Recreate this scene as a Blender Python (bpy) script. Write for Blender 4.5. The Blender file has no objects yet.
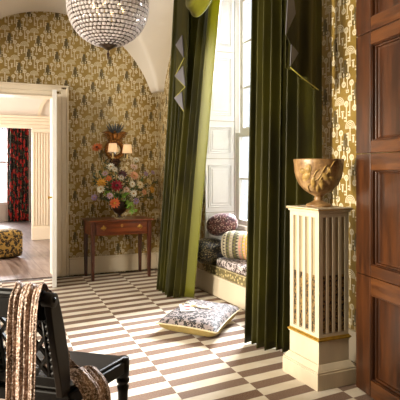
import bpy, math, random
from mathutils import Vector, Matrix
PI = math.pi
sc = bpy.context.scene
COL = sc.collection
# ------------------------------------------------------------------ camera, world, lights, exposure
H = 1.37; F = 540.0; SN, CS = 0.4195, 0.9078          # eye height, focal length in px (400 px frame), yaw to the right
cam = bpy.data.cameras.new('camera'); cam.sensor_width = 36; cam.lens = F / 400 * 36
cam.shift_y = -0.075; cam.clip_start = .05
cam_o = bpy.data.objects.new('camera', cam); COL.objects.link(cam_o)
cam_o.location = (0, 0, H); cam_o.rotation_euler = (PI / 2, 0, -math.atan2(SN, CS)); sc.camera = cam_o
w = bpy.data.worlds.new('sky'); sc.world = w; w.use_nodes = True
bg = w.node_tree.nodes['Background']; bg.inputs[0].default_value = (.86, .92, 1.0, 1); bg.inputs[1].default_value = 1.8
vs = sc.view_settings; vs.view_transform = 'Standard'; vs.look = 'None'; vs.exposure = 0.2; vs.gamma = 1; vs.use_curve_mapping = False
def area(name, loc, target, sx, sy, power, color, spread=180):
    l = bpy.data.lights.new(name, 'AREA'); l.shape = 'RECTANGLE'; l.size = sx; l.size_y = sy; l.energy = power; l.color = color
    l.spread = math.radians(spread)
    o = bpy.data.objects.new(name, l); COL.objects.link(o); o.location = loc
    o.rotation_euler = (Vector(target) - Vector(loc)).to_track_quat('-Z', 'Y').to_euler(); return o
area('west_window_light', (-3.35, 2.62, 1.85), (2.6, 2.95, 1.0), .7, 1.3, 170, (1, .88, .70), 95)
area('west_window_light', (-3.35, 4.9, 1.95), (1.8, 6.6, 1.2), .9, 1.5, 85, (1, .92, .80), 120)
area('bay_window_light', (4.9, 6.15, 3.4), (.1, 3.3, .0), 1.8, 2.0, 2200, (.94, .96, 1.0), 150)
area('passage_window_light', (-2.3, 9.2, 1.7), (1, 9.2, .6), 1.6, 1.6, 330, (1, .95, .92))
area('far_window_light', (.7, 15.6, 1.6), (.9, 11,   .2), 1.4, 1.8, 380, (.92, .94, 1.0))
#area('rear_window_light', (-1.2, -1.35, 1.9), (0.6, 5, 1.6), 1.8, 1.8, 5, (1, .93, .82))

# ------------------------------------------------------------------ helpers: coordinates
def c2r(x, z): return (x * CS + z * SN, -x * SN + z * CS)
def flo(px, py, h=0.0):
    z = F * (H - h) / (py - 170); return Vector((*c2r((px - 200) / F * z, z), h))
def onY(px, py, Y):
    r = (px - 200) / F; z = Y / (-r * SN + CS); return Vector((z * (r * CS + SN), Y, H - (py - 170) / F * z))
def onX(px, py, X):
    r = (px - 200) / F; z = X / (r * CS + SN); return Vector((X, z * (CS - r * SN), H - (py - 170) / F * z))
# ------------------------------------------------------------------ helpers: node expressions
class E:
    nt = None
    def __init__(s, v): s.v = v
    @staticmethod
    def op(name, *a, clamp=False):
        n = E.nt.nodes.new('ShaderNodeMath'); n.operation = name; n.use_clamp = clamp
        for i, x in enumerate(a):
            x = x.v if isinstance(x, E) else x
            if isinstance(x, (int, float)): n.inputs[i].default_value = x
            else: E.nt.links.new(x, n.inputs[i])
        return E(n.outputs[0])
    def __add__(s, o): return E.op('ADD', s, o)
    __radd__ = __add__
    def __sub__(s, o): return E.op('SUBTRACT', s, o)
    def __rsub__(s, o): return E.op('SUBTRACT', o, s)
    def __mul__(s, o): return E.op('MULTIPLY', s, o)
    __rmul__ = __mul__
    def __truediv__(s, o): return E.op('DIVIDE', s, o)
    def __lt__(s, o): return E.op('LESS_THAN', s, o)
    def __gt__(s, o): return E.op('GREATER_THAN', s, o)
def fract(x): return E.op('FRACT', x)
def floor_(x): return E.op('FLOOR', x)
def ab(x): return E.op('ABSOLUTE', x)
def mx(a, *r):
    for b in r: a = E.op('MAXIMUM', a, b)
    return a
def mn(a, *r):
    for b in r: a = E.op('MINIMUM', a, b)
    return a
def sq(x): return E.op('SQRT', x)
def sin_(x): return E.op('SINE', x)
def length(x, y): return sq(x * x + y * y)
def boxm(u, v, cx, cy, hw, hh): return mx(ab(u - cx) - hw, ab(v - cy) - hh) < 0
def ring(u, v, cx, cy, r, t): return (ab(length(u - cx, v - cy) - r) - t) < 0
def disc(u, v, cx, cy, rx, ry): return length((u - cx) / rx, (v - cy) / ry) < 1
def coords(kind='world'):
    if kind == 'world':
        g = E.nt.nodes.new('ShaderNodeNewGeometry').outputs['Position']
    else:
        g = E.nt.nodes.new('ShaderNodeTexCoord').outputs['Object']
    s = E.nt.nodes.new('ShaderNodeSeparateXYZ'); E.nt.links.new(g, s.inputs[0])
    return g, E(s.outputs[0]), E(s.outputs[1]), E(s.outputs[2])
def vec(x, y, z=0.0):
    c = E.nt.nodes.new('ShaderNodeCombineXYZ')
    for i, a in enumerate((x, y, z)):
        if isinstance(a, E): E.nt.links.new(a.v, c.inputs[i])
        else: c.inputs[i].default_value = a
    return c.outputs[0]
def noise(vv, scale, detail=3, rough=.5, out=0, stretch=None):
    if stretch:
        m = E.nt.nodes.new('ShaderNodeMapping'); m.inputs['Scale'].default_value = stretch; E.nt.links.new(vv, m.inputs[0]); vv = m.outputs[0]
    n = E.nt.nodes.new('ShaderNodeTexNoise'); n.inputs['Scale'].default_value = scale; n.inputs['Detail'].default_value = detail
    n.inputs['Roughness'].default_value = rough; E.nt.links.new(vv, n.inputs['Vector']); return E(n.outputs[out])
def voro(vv, scale, feature='F1', out='Distance'):
    n = E.nt.nodes.new('ShaderNodeTexVoronoi'); n.feature = feature; n.inputs['Scale'].default_value = scale
    E.nt.links.new(vv, n.inputs['Vector']); return E(n.outputs[out])
def step(x, a, b):
    n = E.nt.nodes.new('ShaderNodeMapRange'); n.interpolation_type = 'SMOOTHSTEP'
    E.nt.links.new(x.v, n.inputs[0]); n.inputs[1].default_value = a; n.inputs[2].default_value = b; return E(n.outputs[0])
def mix(f, a, b):
    n = E.nt.nodes.new('ShaderNodeMix'); n.data_type = 'RGBA'
    for s, x in ((0, f), (6, a), (7, b)):
        if isinstance(x, E): E.nt.links.new(x.v, n.inputs[s])
        elif isinstance(x, (int, float)): n.inputs[s].default_value = x
        else: n.inputs[s].default_value = (*x, 1)
    return E(n.outputs[2])
def lin(h):
    h = h.lstrip('#'); c = [int(h[i:i + 2], 16) / 255 for i in (0, 2, 4)]
    return tuple(x / 12.92 if x <= .04045 else ((x + .055) / 1.055) ** 2.4 for x in c)
def mat(name, color='#808080', rough=.6, metal=0, fn=None, bump=None, sheen=0, sheentint=None, emit=None, estr=0, transl=None, coat=0, spec=None, anis=0):
    m = bpy.data.materials.new(name); m.use_nodes = True; nt = m.node_tree; E.nt = nt
    b = nt.nodes['Principled BSDF']
    if isinstance(color, str): color = lin(color)
    b.inputs['Base Color'].default_value = (*color, 1); b.inputs['Roughness'].default_value = rough; b.inputs['Metallic'].default_value = metal
    if spec is not None: b.inputs['Specular IOR Level'].default_value = spec
    if coat: b.inputs['Coat Weight'].default_value = coat; b.inputs['Coat Roughness'].default_value = .15
    if sheen:
        b.inputs['Sheen Weight'].default_value = sheen; b.inputs['Sheen Roughness'].default_value = .35
        if sheentint: b.inputs['Sheen Tint'].default_value = (*sheentint, 1)
    if emit: b.inputs['Emission Color'].default_value = (*emit, 1); b.inputs['Emission Strength'].default_value = estr
    if fn:
        r = fn(color)
        if isinstance(r, tuple):
            nt.links.new(r[0].v, b.inputs['Base Color'])
            if len(r) > 1 and r[1] is not None: nt.links.new(r[1].v, b.inputs['Metallic'])
            if len(r) > 2 and r[2] is not None: nt.links.new(r[2].v, b.inputs['Roughness'])
        else: nt.links.new(r.v, b.inputs['Base Color'])
    if bump:
        bm = nt.nodes.new('ShaderNodeBump'); bm.inputs['Strength'].default_value = bump[1]; bm.inputs['Distance'].default_value = bump[2]
        nt.links.new(bump[0]().v, bm.inputs['Height']); nt.links.new(bm.outputs[0], b.inputs['Normal'])
    if transl:
        t = nt.nodes.new('ShaderNodeBsdfTranslucent'); t.inputs[0].default_value = (*transl[0], 1)
        ms = nt.nodes.new('ShaderNodeMixShader'); ms.inputs[0].default_value = transl[1]
        nt.links.new(b.outputs[0], ms.inputs[1]); nt.links.new(t.outputs[0], ms.inputs[2])
        nt.links.new(ms.outputs[0], nt.nodes['Material Output'].inputs[0])
    return m
def vary(scale, amt, stretch=None, dark=None, kind='world', detail=3):
    def f(c):
        g, x, y, z = coords(kind); n = noise(g, scale, detail, stretch=stretch)
        d = dark or tuple(k * (1 - amt) for k in c)
        return mix(step(n, .3, .7), d, c)
    return f
# ------------------------------------------------------------------ materials
def wallpaper(c):
    g, x, y, z = coords(); u0 = x + y; P = .35; R = .18
    gn = noise(g, 2.3, 3)
    def cell(du, dv, R=R, sh=-.117):
        vv = (z + dv) / R; row = floor_(vv); return (fract((u0 + row * sh + du) / P) - .5) * P, (fract(vv) - .5) * R
    u, v = cell(.05, .045)
    r = length(u, v - .012)
    fan = mn((r < .055), (v > .004)) * (fract(r * 75.0) > .45)
    white = mx(fan, boxm(u, v, 0, -.035, .0055, .048), boxm(u, v, 0, -.078, .012, .005))
    for du, dv, s in ((.127, .10, 1), (.215, .01, -1), (.30, .13, 1), (.165, .06, 1), (.03, .135, -1)):
        u, v = cell(du, dv)
        white = mx(white, boxm(u, v, 0, 0, .005, .07), ring(u, v, 0, .062 * s, .017, .006), boxm(u, v, .012, -.06 * s, .012, .0055), boxm(u, v, .012, -.038 * s, .012, .0055))
    u, v = cell(.085, .12, R)
    white = mx(white, boxm(u, v, 0, .0, .008, .022), boxm(u, v, 0, .03, .016, .005))
    u, v = cell(.255, .075)
    white = mx(white, boxm(u, v, 0, .02, .0045, .05), boxm(u, v, 0, -.05, .015, .012) * (1 - boxm(u, v, 0, -.05, .007, .005)))
    u, v = cell(-.002, .135)
    loops = mx(ring(u, v, -.018, -.045, .0165, .0042), ring(u, v, .018, -.045, .0165, .0042))
    dark = mx(loops, disc(u, v, -.012, -.005, .013, .032), disc(u, v, .012, -.005, .013, .032), disc(u, v, -.007, .042, .009, .022), disc(u, v, .007, .042, .009, .022))
    halo = disc(u, v, 0, -.015, .045, .06)
    ground = mix(step(gn, .3, .7), lin('#866b2e'), lin('#a08444'))
    fine = noise(g, 40, 2)
    ground = mix(fine * .25, ground, lin('#6c5420'))
    k = mix(halo * .5, ground, lin('#6f5f22'))
    k = mix(white * (.64 + .34 * fine), k, lin('#d6caad'))
    k = mix(dark * .75, k, lin('#332812'))
    metal = (1 - mx(white, dark)) * .3
    return (k, metal, .36 + .25 * mx(white, dark))
M = {}
M['paper'] = mat('gold_wallpaper', rough=.42, fn=wallpaper)
def brocade(c):
    g, x, y, z = coords(); n = noise(g, 38, 2, stretch=(1, 1, .6)); k = voro(g, 26)
    return mix(step(k, .25, .45) * .8, lin('#cdbb86'), mix(step(n, .4, .6), lin('#2e2a16'), lin('#5a4a20')))
M['brocade'] = mat('printed_fabric', rough=.8, fn=brocade)
M['plaster'] = mat('warm_white_plaster', '#d9cfc2', .85, fn=vary(1.2, .05))
M['cream'] = mat('cream_painted_wood', '#dccdb4', .5, fn=vary(4, .05, (1, 1, .5)))
M['pwhite'] = mat('white_painted_wood', '#dedad4', .45, fn=vary(4, .03, (1, 1, .5)))
def worn(c):
    g, x, y, z = coords(); n = noise(g, 9, 5, .65, stretch=(1, 1, .4))
    return mix(step(n, .62, .70), c, lin('#a58d74'))
M['wornwhite'] = mat('worn_white_paint', '#dcd8d0', .5, fn=worn)
def rug(c):
    g, x, y, z = coords()
    # sheared stripe grid: p = a*s + c*b,  s=(.996,.092)  b=(.0717,.997)
    x0 = x - 1.822; y0 = y - 4.083
    det = .9957 * .997 - .0717 * .0924
    a = (x0 * .997 - y0 * .0717) / det; cc = (y0 * .9957 - x0 * .0924) / det
    wob = (noise(g, 3.0, 2) - .5) * .010
    colm = floor_((a + wob) / .493)
    s = fract((cc + wob * 1.2) / .2 + colm * .5 + .10)
    dark = step(ab(s - .5), .235, .265)
    lnoise = noise(g, 5, 3); f = noise(g, 170, 2, stretch=(.25, 1, 1)); sp = noise(g, 120, 2)
    # some dark stripes are greyer than others
    rnd = E.nt.nodes.new('ShaderNodeTexWhiteNoise'); rnd.noise_dimensions = '2D'
    E.nt.links.new(vec(colm, floor_((cc) / .2 + colm * .5 + .10)), rnd.inputs[0]); rn = E(rnd.outputs[0])
    dk = mix(rn, lin('#6a503e'), lin('#786458')); dk = mix(step(sp, .35, .8) * .8, dk, lin('#8c7668'))
    lt = mix(step(lnoise, .3, .7), lin('#dcd4c6'), lin('#d0c5b2')); lt = mix(f * .35, lt, lin('#aa9e8c'))
    return mix(dark, dk, lt)
M['rug'] = mat('striped_flatweave', rough=.92, fn=rug, spec=.2, bump=(lambda: noise(coords()[0], 140, 2, stretch=(.3, 1, 1)), .35, .004))
def planks(c):
    g, x, y, z = coords(); p = fract(x / .19); row = floor_(x / .19)
    rnd = E.nt.nodes.new('ShaderNodeTexWhiteNoise'); rnd.noise_dimensions = '1D'; E.nt.links.new(row.v, rnd.inputs['W'])
    n = noise(g, 4, 4, stretch=(5, .6, 1)); k = mix(E(rnd.outputs[0]), lin('#5a463c'), lin('#7c685e'))
    k = mix(step(n, .35, .7) * .6, k, lin('#a09088')); gap = mx(p < .03, fract(y / 1.4 + row * .37) < .006)
    return mix(gap, k, lin('#20150e'))
M['planks'] = mat('old_floorboards', rough=.30, fn=planks)
M['darkfloor'] = mat('dark_floorboards', '#2a1a10', .45, fn=vary(6, .3, (.4, 4, 1)))
def wood(a, b, st=(6, 6, .7), scale=3.0, kind='world'):
    def f(c):
        g, x, y, z = coords(kind); n = noise(g, scale, 5, .6, stretch=st); n2 = noise(g, scale * 12, 3, .5, stretch=st)
        return mix(step(n, .3, .72), a, mix(n2 * .6, b, a))
    return f
M['mahogany'] = mat('mahogany_door', rough=.33, fn=wood(lin('#2a1407'), lin('#5c3214')), coat=.12)
M['mahogany_h'] = mat('mahogany_rail', rough=.33, fn=wood(lin('#3a1d0a'), lin('#6e401a'), (3, .8, 8)), coat=.12)
M['tablewood'] = mat('red_brown_table_wood', rough=.3, fn=wood(lin('#4a1d0c'), lin('#8d4a20'), (.8, 5, 8)), coat=.3)
M['tableleg'] = mat('dark_table_leg_wood', rough=.35, fn=wood(lin('#34140a'), lin('#62301a')), coat=.2)
M['brass'] = mat('aged_brass', '#c49a4e', .3, .9, fn=vary(60, .3, kind='obj'))
M['gilt'] = mat('aged_gilding', '#a0692c', .38, .6, fn=vary(45, .55, kind='obj'))
M['darkgilt'] = mat('dark_bronze', '#4a3020', .4, .5, fn=vary(45, .5, kind='obj'))
M['ebony'] = mat('ebonised_wood', '#0b0806', .38, fn=vary(20, .35, kind='obj'), spec=.18)
M['ebonyedge'] = mat('worn_ebonised_edge', '#1a110a', .42, fn=vary(20, .4, kind='obj'), spec=.25)
M['leather'] = mat('black_leather', '#15100b', .4, fn=vary(14, .25, kind='obj'), spec=.3)
def velvet(c):
    g, x, y, z = coords(); n = noise(g, 6, 4, stretch=(1, 1, .25))
    return mix(step(n, .3, .7), lin('#1d1b03'), lin('#3c3806'))
M['velvet'] = mat('olive_velvet', rough=.6, fn=velvet, sheen=.22, sheentint=lin('#b0a83a'), transl=(lin('#8a8c1a'), .05), spec=.25)
M['velvetlite'] = mat('bright_lit_velvet', '#6e6c18', .45, fn=vary(6, .2, (1, 1, .2)), sheen=.1, transl=(lin('#b0ac28'), .2))  # velvet brightened in colour for window light on the curtain edge; swag uses it too
M['lining'] = mat('grey_silk_lining', '#66636a', .5, fn=vary(8, .25, (1, 1, .4)), sheen=.2)
M['piping'] = mat('olive_piping', '#a39a3c', .5, fn=vary(20, .2))
def leopard(ground, spotc, spotb, scale, kind='obj'):
    def f(c):
        g, x, y, z = coords(kind); nz = noise(g, scale * .9, 2, out=1)
        v = voro(g, scale); n = noise(g, scale * 2.2, 2)
        r = mn(step(v + (n - .5) * .3, .16, .24), 1 - step(v + (n - .5) * .5, .50, .58))
        inner = 1 - step(v, .14, .24)
        k = mix(inner * .7, ground, spotb); return mix(r, k, spotc)
    return f
M['leo_cushion'] = mat('black_white_leopard_print', rough=.7, fn=leopard(lin('#857875'), lin('#17120f'), lin('#a58f86'), 34))
M['leo_seat'] = mat('leopard_print_seat', rough=.75, fn=leopard(lin('#cfc2c0'), lin('#33201a'), lin('#8f7466'), 34))
M['leo_pouf'] = mat('ochre_leopard_print', rough=.7, fn=leopard(lin('#a88a44'), lin('#241a0c'), lin('#8a6a2c'), 24))
def speck(a, b, c2, scale):
    def f(c):
        g, x, y, z = coords('obj'); v = voro(g, scale); n = noise(g, scale * .5, 3)
        return mix(step(v, .25, .4), c2, mix(step(n, .4, .6), a, b))
    return f
M['maroon'] = mat('maroon_speckled_silk', rough=.33, fn=speck(lin('#3a1a20'), lin('#5f3236'), lin('#b59a92'), 52), sheen=.3)
M['darksilk'] = mat('charcoal_speckled_silk', rough=.30, fn=speck(lin('#15151a'), lin('#2a2622'), lin('#9a8a60'), 60), sheen=.2)
def fanfab(c):
    g, x, y, z = coords('obj')           # bands along x (the roll's axis), teeth around it
    ang = E.op('ARCTAN2', y, z)
    b = (x + .16) / .036; bi = floor_(b); t = fract(b)
    tooth = ab(fract(ang * 4.2 + bi * .5) - .5) * 1.7
    m = tooth < t
    sel = fract(bi * .37)
    ca = mix(sel > .5, lin('#3a3028'), lin('#7d6f60')); ca = mix(sel > .78, ca, lin('#c47c6e'))
    cb = mix(fract(bi * .61) > .5, lin('#94886f'), lin('#565224'))
    k = mix(m, ca, cb); endb = x > .06
    k2 = mix(tooth < t, lin('#c8a53a'), lin('#d59c8c'))
    return mix(endb * (t < .9), k, k2)
M['fanfab'] = mat('zigzag_band_fabric', rough=.7, fn=fanfab)
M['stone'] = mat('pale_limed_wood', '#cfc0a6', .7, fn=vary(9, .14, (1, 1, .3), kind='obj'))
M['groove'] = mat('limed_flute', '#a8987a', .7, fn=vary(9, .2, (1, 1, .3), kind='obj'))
M['goldline'] = mat('gold_moulding', '#b08a30', .4, .35, fn=vary(30, .3, kind='obj'))
def speckle(c):
    g, x, y, z = coords('obj'); n = noise(g, 75, 3, .6); return mix(step(n, .44, .56), lin('#1e140a'), lin('#8a6c3a'))
M['speckle'] = mat('speckled_inlay', rough=.6, fn=speckle)
def marble(c):
    g, x, y, z = coords('obj'); n = noise(g, 9, 5, .65); n2 = noise(g, 26, 4, .6)
    k = mix(step(n, .38, .62), lin('#74532f'), lin('#a8865a')); return mix(step(n2, .55, .72) * .7, k, lin('#5c4430'))
M['marble'] = mat('mottled_brown_marble', rough=.38, fn=marble, bump=(lambda: noise(coords('obj')[0], 22, 4), .5, .01))
M['relief'] = mat('ochre_carved_relief', '#b28e4c', .45, fn=vary(40, .45, kind='obj'))
M['paperwall'] = mat('pale_stone_facade', '#cdbfae', .9, fn=vary(2, .2))
M['shade'] = mat('cream_lamp_shade', '#efe0c4', .8, fn=vary(20, .05, kind='obj'), emit=lin('#ffdfb0'), estr=.35, transl=(lin('#ffe6c0'), .4))
M['candle'] = mat('ivory_candle_tube', '#d8c08a', .5, fn=vary(30, .1, kind='obj'))
M['mirror'] = mat('convex_mirror_glass', '#c8c4bc', .06, 1, fn=vary(10, .05, kind='obj'))
M['feather'] = mat('blue_grey_plume', '#3b4650', .6, fn=vary(30, .3, kind='obj'))
M['vase'] = mat('dark_bronze_vase', '#3a261a', .3, .4, fn=vary(20, .5, kind='obj'))
def glassmat(name, tint, gl):
    m = bpy.data.materials.new(name); m.use_nodes = True; nt = m.node_tree; nt.nodes.clear(); E.nt = nt
    o = nt.nodes.new('ShaderNodeOutputMaterial'); t = nt.nodes.new('ShaderNodeBsdfTransparent'); t.inputs[0].default_value = (*tint, 1)
    g = nt.nodes.new('ShaderNodeBsdfGlossy'); g.inputs['Roughness'].default_value = .04
    f = nt.nodes.new('ShaderNodeFresnel'); f.inputs[0].default_value = 1.45
    k = E.op('MULTIPLY', E(f.outputs[0]), gl)
    ms = nt.nodes.new('ShaderNodeMixShader'); nt.links.new(k.v, ms.inputs[0]); nt.links.new(t.outputs[0], ms.inputs[1]); nt.links.new(g.outputs[0], ms.inputs[2])
    nt.links.new(ms.outputs[0], o.inputs[0]); return m
M['pane'] = glassmat('window_glass', (.97, .98, .98), .6)
M['crystal'] = mat('cut_crystal', '#e6dfe0', .12, fn=vary(70, .35, kind='obj'), transl=(lin('#fff4ea'), .35), spec=1.0)
M['wire'] = mat('bronze_wire', '#4a3a2c', .35, .7, fn=vary(40, .3, kind='obj'))
M['bulb'] = mat('glowing_bulb', '#fff0d0', .4, emit=lin('#ffd9a0'), estr=5)
def floral(c):
    g, x, y, z = coords(); v = voro(g, 7.5); v2 = voro(g, 19); n = noise(g, 14, 3)
    k = mix(1 - step(v2, .25, .4), lin('#1b1512'), lin('#54603a')); k = mix(1 - step(v + (n - .5) * .3, .38, .48), k, lin('#c02c26'))
    return mix(step(noise(g, 21, 2), .64, .68), k, lin('#c9a080'))
M['floral'] = mat('red_floral_chintz', rough=.8, fn=floral)
M['magenta'] = mat('magenta_fringe', '#8c2450', .8, fn=vary(30, .4))
M['ribbon'] = mat('pale_gold_ribbon', '#c6b48c', .4, fn=vary(30, .2, kind='obj'))
M['tag'] = mat('white_card', '#e8e2dc', .6, fn=vary(30, .03, kind='obj'))
M['heart'] = mat('red_print', '#b23a2a', .6, fn=vary(30, .1, kind='obj'))
M['cushback'] = mat('mustard_linen', '#8f7a44', .8, fn=vary(30, .15, kind='obj'))
def sequin(c):
    g, x, y, z = coords('obj'); n = noise(g, 120, 2); n2 = noise(g, 14, 3, stretch=(2.5, 2.5, .5)); v = voro(g, 190)
    k = mix(step(n2, .35, .65), lin('#57402f'), lin('#9a7c68')); k = mix(step(n, .5, .62) * .85, k, lin('#e0cabf'))  # pale flecks paint the sequins' sparkle into the colour
    return (k, .1 + v * .25, .42 + .2 * n)
M['sequin'] = mat('bronze_sequin_cloth', rough=.35, fn=sequin, bump=(lambda: voro(coords('obj')[0], 150), .6, .006))
M['stem'] = mat('green_stem', '#3f5a24', .6, fn=vary(30, .3))
M['leaf'] = mat('mid_green_leaf', '#4f6b2a', .5, fn=vary(30, .4))
M['leafb'] = mat('bright_green_leaf', '#7fa838', .5, fn=vary(30, .3))
M['leafd'] = mat('dark_olive_leaf', '#3a4420', .5, fn=vary(30, .4))

# ------------------------------------------------------------------ helpers: meshes
class MB:
    def __init__(s): s.v = []; s.f = []
    def add(s, vs_, fs): b = len(s.v); s.v += [tuple(p) for p in vs_]; s.f += [tuple(i + b for i in f) for f in fs]; return s
    def box(s, x0, x1, y0, y1, z0, z1):
        return s.add([(x0, y0, z0), (x1, y0, z0), (x1, y1, z0), (x0, y1, z0), (x0, y0, z1), (x1, y0, z1), (x1, y1, z1), (x0, y1, z1)],
                     [(0, 3, 2, 1), (4, 5, 6, 7), (0, 1, 5, 4), (1, 2, 6, 5), (2, 3, 7, 6), (3, 0, 4, 7)])
    def obox(s, p, q, w_, t_, up=(0, 0, 1)):                      # a bar from p to q, width w_, thickness t_
        p, q = Vector(p), Vector(q); d = (q - p).normalized(); a = d.cross(Vector(up))
        if a.length < 1e-4: a = Vector((1, 0, 0))
        a.normalize(); b = a.cross(d).normalized(); vs_ = []
        for c in (p, q):
            for i, j in ((-1, -1), (1, -1), (1, 1), (-1, 1)): vs_.append(c + a * i * w_ / 2 + b * j * t_ / 2)
        return s.add(vs_, [(0, 1, 2, 3), (7, 6, 5, 4), (0, 4, 5, 1), (1, 5, 6, 2), (2, 6, 7, 3), (3, 7, 4, 0)])
    def tube(s, pts, r, n=8, cap=True):
        pts = [Vector(p) for p in pts]; k = len(pts); rs = r if isinstance(r, (list, tuple)) else [r] * k; base = len(s.v); a = None
        for i, p in enumerate(pts):
            d = (pts[min(i + 1, k - 1)] - pts[max(i - 1, 0)]).normalized()
            if a is None: a = d.orthogonal().normalized()
            else:
                a = a - d * a.dot(d); a = a.normalized() if a.length > 1e-5 else d.orthogonal().normalized()
            b = d.cross(a)
            for j in range(n): t = 2 * PI * j / n; s.v.append(tuple(p + (a * math.cos(t) + b * math.sin(t)) * rs[i]))
        for i in range(k - 1):
            for j in range(n): s.f.append((base + i * n + j, base + i * n + (j + 1) % n, base + (i + 1) * n + (j + 1) % n, base + (i + 1) * n + j))
        if cap: s.f.append(tuple(base + j for j in range(n))[::-1]); s.f.append(tuple(base + (k - 1) * n + j for j in range(n)))
        return s
    def lathe(s, prof, c=(0, 0, 0), n=24, cap=True):
        base = len(s.v)
        for r, z in prof:
            for j in range(n): t = 2 * PI * j / n; s.v.append((c[0] + r * math.cos(t), c[1] + r * math.sin(t), c[2] + z))
        for i in range(len(prof) - 1):
            for j in range(n): s.f.append((base + i * n + j, base + i * n + (j + 1) % n, base + (i + 1) * n + (j + 1) % n, base + (i + 1) * n + j))
        if cap: s.f.append(tuple(base + j for j in range(n))[::-1]); s.f.append(tuple(base + (len(prof) - 1) * n + j for j in range(n)))
        return s
    def ell(s, c, rx, ry, rz, n=12, m=8, rot=None):
        base = len(s.v); c = Vector(c)
        for i in range(m + 1):
            ph = -PI / 2 + PI * i / m
            for j in range(n):
                t = 2 * PI * j / n; p = Vector((rx * math.cos(ph) * math.cos(t), ry * math.cos(ph) * math.sin(t), rz * math.sin(ph)))
                if rot: p = rot @ p
                s.v.append(tuple(c + p))
        for i in range(m):
            for j in range(n): s.f.append((base + i * n + j, base + i * n + (j + 1) % n, base + (i + 1) * n + (j + 1) % n, base + (i + 1) * n + j))
        return s
    def grid(s, fn, nu, nv):
        base = len(s.v)
        for i in range(nu + 1):
            for j in range(nv + 1): s.v.append(tuple(fn(i / nu, j / nv)))
        for i in range(nu):
            for j in range(nv): a = base + i * (nv + 1) + j; s.f.append((a, a + nv + 1, a + nv + 2, a + 1))
        return s
    def prism(s, pts, off):                                       # planar outline extruded by vector off
        base = len(s.v); n = len(pts); off = Vector(off)
        s.v += [tuple(p) for p in pts] + [tuple(Vector(p) + off) for p in pts]
        s.f.append(tuple(range(base, base + n))[::-1]); s.f.append(tuple(range(base + n, base + 2 * n)))
        for i in range(n): j = (i + 1) % n; s.f.append((base + i, base + j, base + n + j, base + n + i))
        return s
    def build(s, name, m, parent=None, smooth=False, bevel=0, solid=0, sub=0, loc=None):
        me = bpy.data.meshes.new(name); me.from_pydata(s.v, [], s.f); me.validate(); me.update()
        import bmesh
        bm = bmesh.new(); bm.from_mesh(me); bmesh.ops.remove_doubles(bm, verts=bm.verts, dist=1e-6)
        if not solid: bmesh.ops.recalc_face_normals(bm, faces=bm.faces)
        bm.to_mesh(me); bm.free()
        me.materials.append(M[m] if isinstance(m, str) else m)
        o = bpy.data.objects.new(name, me); COL.objects.link(o)
        if parent: o.parent = parent
        if loc: o.location = loc
        if smooth:
            for p in me.polygons: p.use_smooth = True
        if solid: md = o.modifiers.new('solid', 'SOLIDIFY'); md.thickness = solid; md.offset = 0
        if bevel: md = o.modifiers.new('bevel', 'BEVEL'); md.width = bevel; md.segments = 2; md.limit_method = 'ANGLE'
        if sub: md = o.modifiers.new('sub', 'SUBSURF'); md.levels = sub; md.render_levels = sub
        return o
def tag(o, label, cat, group=None, kind=None):
    o['label'] = label; o['category'] = cat
    if group: o['group'] = group
    if kind: o['kind'] = kind
    return o
def thing(name, label, cat, loc=(0, 0, 0), rz=0, group=None):
    o = bpy.data.objects.new(name, None); COL.objects.link(o); o.location = loc; o.rotation_euler = (0, 0, rz); o.empty_display_size = .1
    return tag(o, label, cat, group)
def struct(name, mb, m, parent=None, **k):
    o = mb.build(name, m, parent, **k)
    if not parent: o['kind'] = 'structure'
    return o
def boxes(*bs):
    m = MB()
    for b in bs: m.box(*b)
    return m

# ------------------------------------------------------------------ the room shell
BY = 7.10; WX = 2.63
struct('floor', boxes((-3.4, 2.9, -1.7, 7.12, -.1, -.012)), 'darkfloor')
o = boxes((-3.0, 2.60, 1.76, 6.97, -.0115, 0)).build('area_rug', 'rug'); tag(o, 'large flatwoven rug of offset brown and cream stripes covering the room floor', 'rug')
DX0, DX1, DH = -.15, 1.225, 2.33          # doorway in the back wall
struct('wall_back', boxes((-3.4, DX0, BY, BY + .28, -.1, 3.9), (DX1, 2.9, BY, BY + .28, -.1, 3.9), (DX0, DX1, BY, BY + .28, DH, 3.9)), 'paper')
OY0, OY1, OT = 3.72, 5.58, 3.43           # window opening in the right wall
struct('wall_right', boxes((WX, WX + .12, OY1, BY, -.1, 3.9), (WX, WX + .12, 1.6, OY0, -.1, 3.9), (WX, WX + .12, OY0, OY1, OT, 3.9), (WX, WX + .12, OY0, OY1, -.1, .22)), 'paper')
struct('wall_near', boxes((2.24, WX + .1, -1.6, 1.74, 0, 3.9), (-3.4, 2.24, -1.7, -1.6, -.1, 3.9)), 'paper')
# left wall with two tall windows
LX = -3.2
struct('wall_left', boxes((LX - .1, LX, -1.6, 2.1, -.1, 3.9), (LX - .1, LX, 3.2, 4.35, 0, 3.9), (LX - .1, LX, 5.45, BY, -.1, 3.9),
       (LX - .1, LX, 2.1, 3.2, 0, .8), (LX - .1, LX, 4.35, 5.45, 0, .8), (LX - .1, LX, 2.1, 3.2, 2.9, 3.9), (LX - .1, LX, 4.35, 5.45, 2.9, 3.9)), 'paper')
for i, (a, b) in enumerate(((2.1, 3.2), (4.35, 5.45))):
    wf = struct('window_%d' % (i + 3), boxes((LX - .08, LX - .02, a, a + .06, .8, 2.9), (LX - .08, LX - .02, b - .06, b, .8, 2.9), (LX - .08, LX - .02, a + .06, b - .06, 2.84, 2.9), (LX - .08, LX - .02, a + .06, b - .06, .8, .86)), 'pwhite')
    boxes((LX - .055, LX - .045, a + .06, b - .06, .86, 2.84)).build('window_pane', 'pane', wf)
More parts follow.
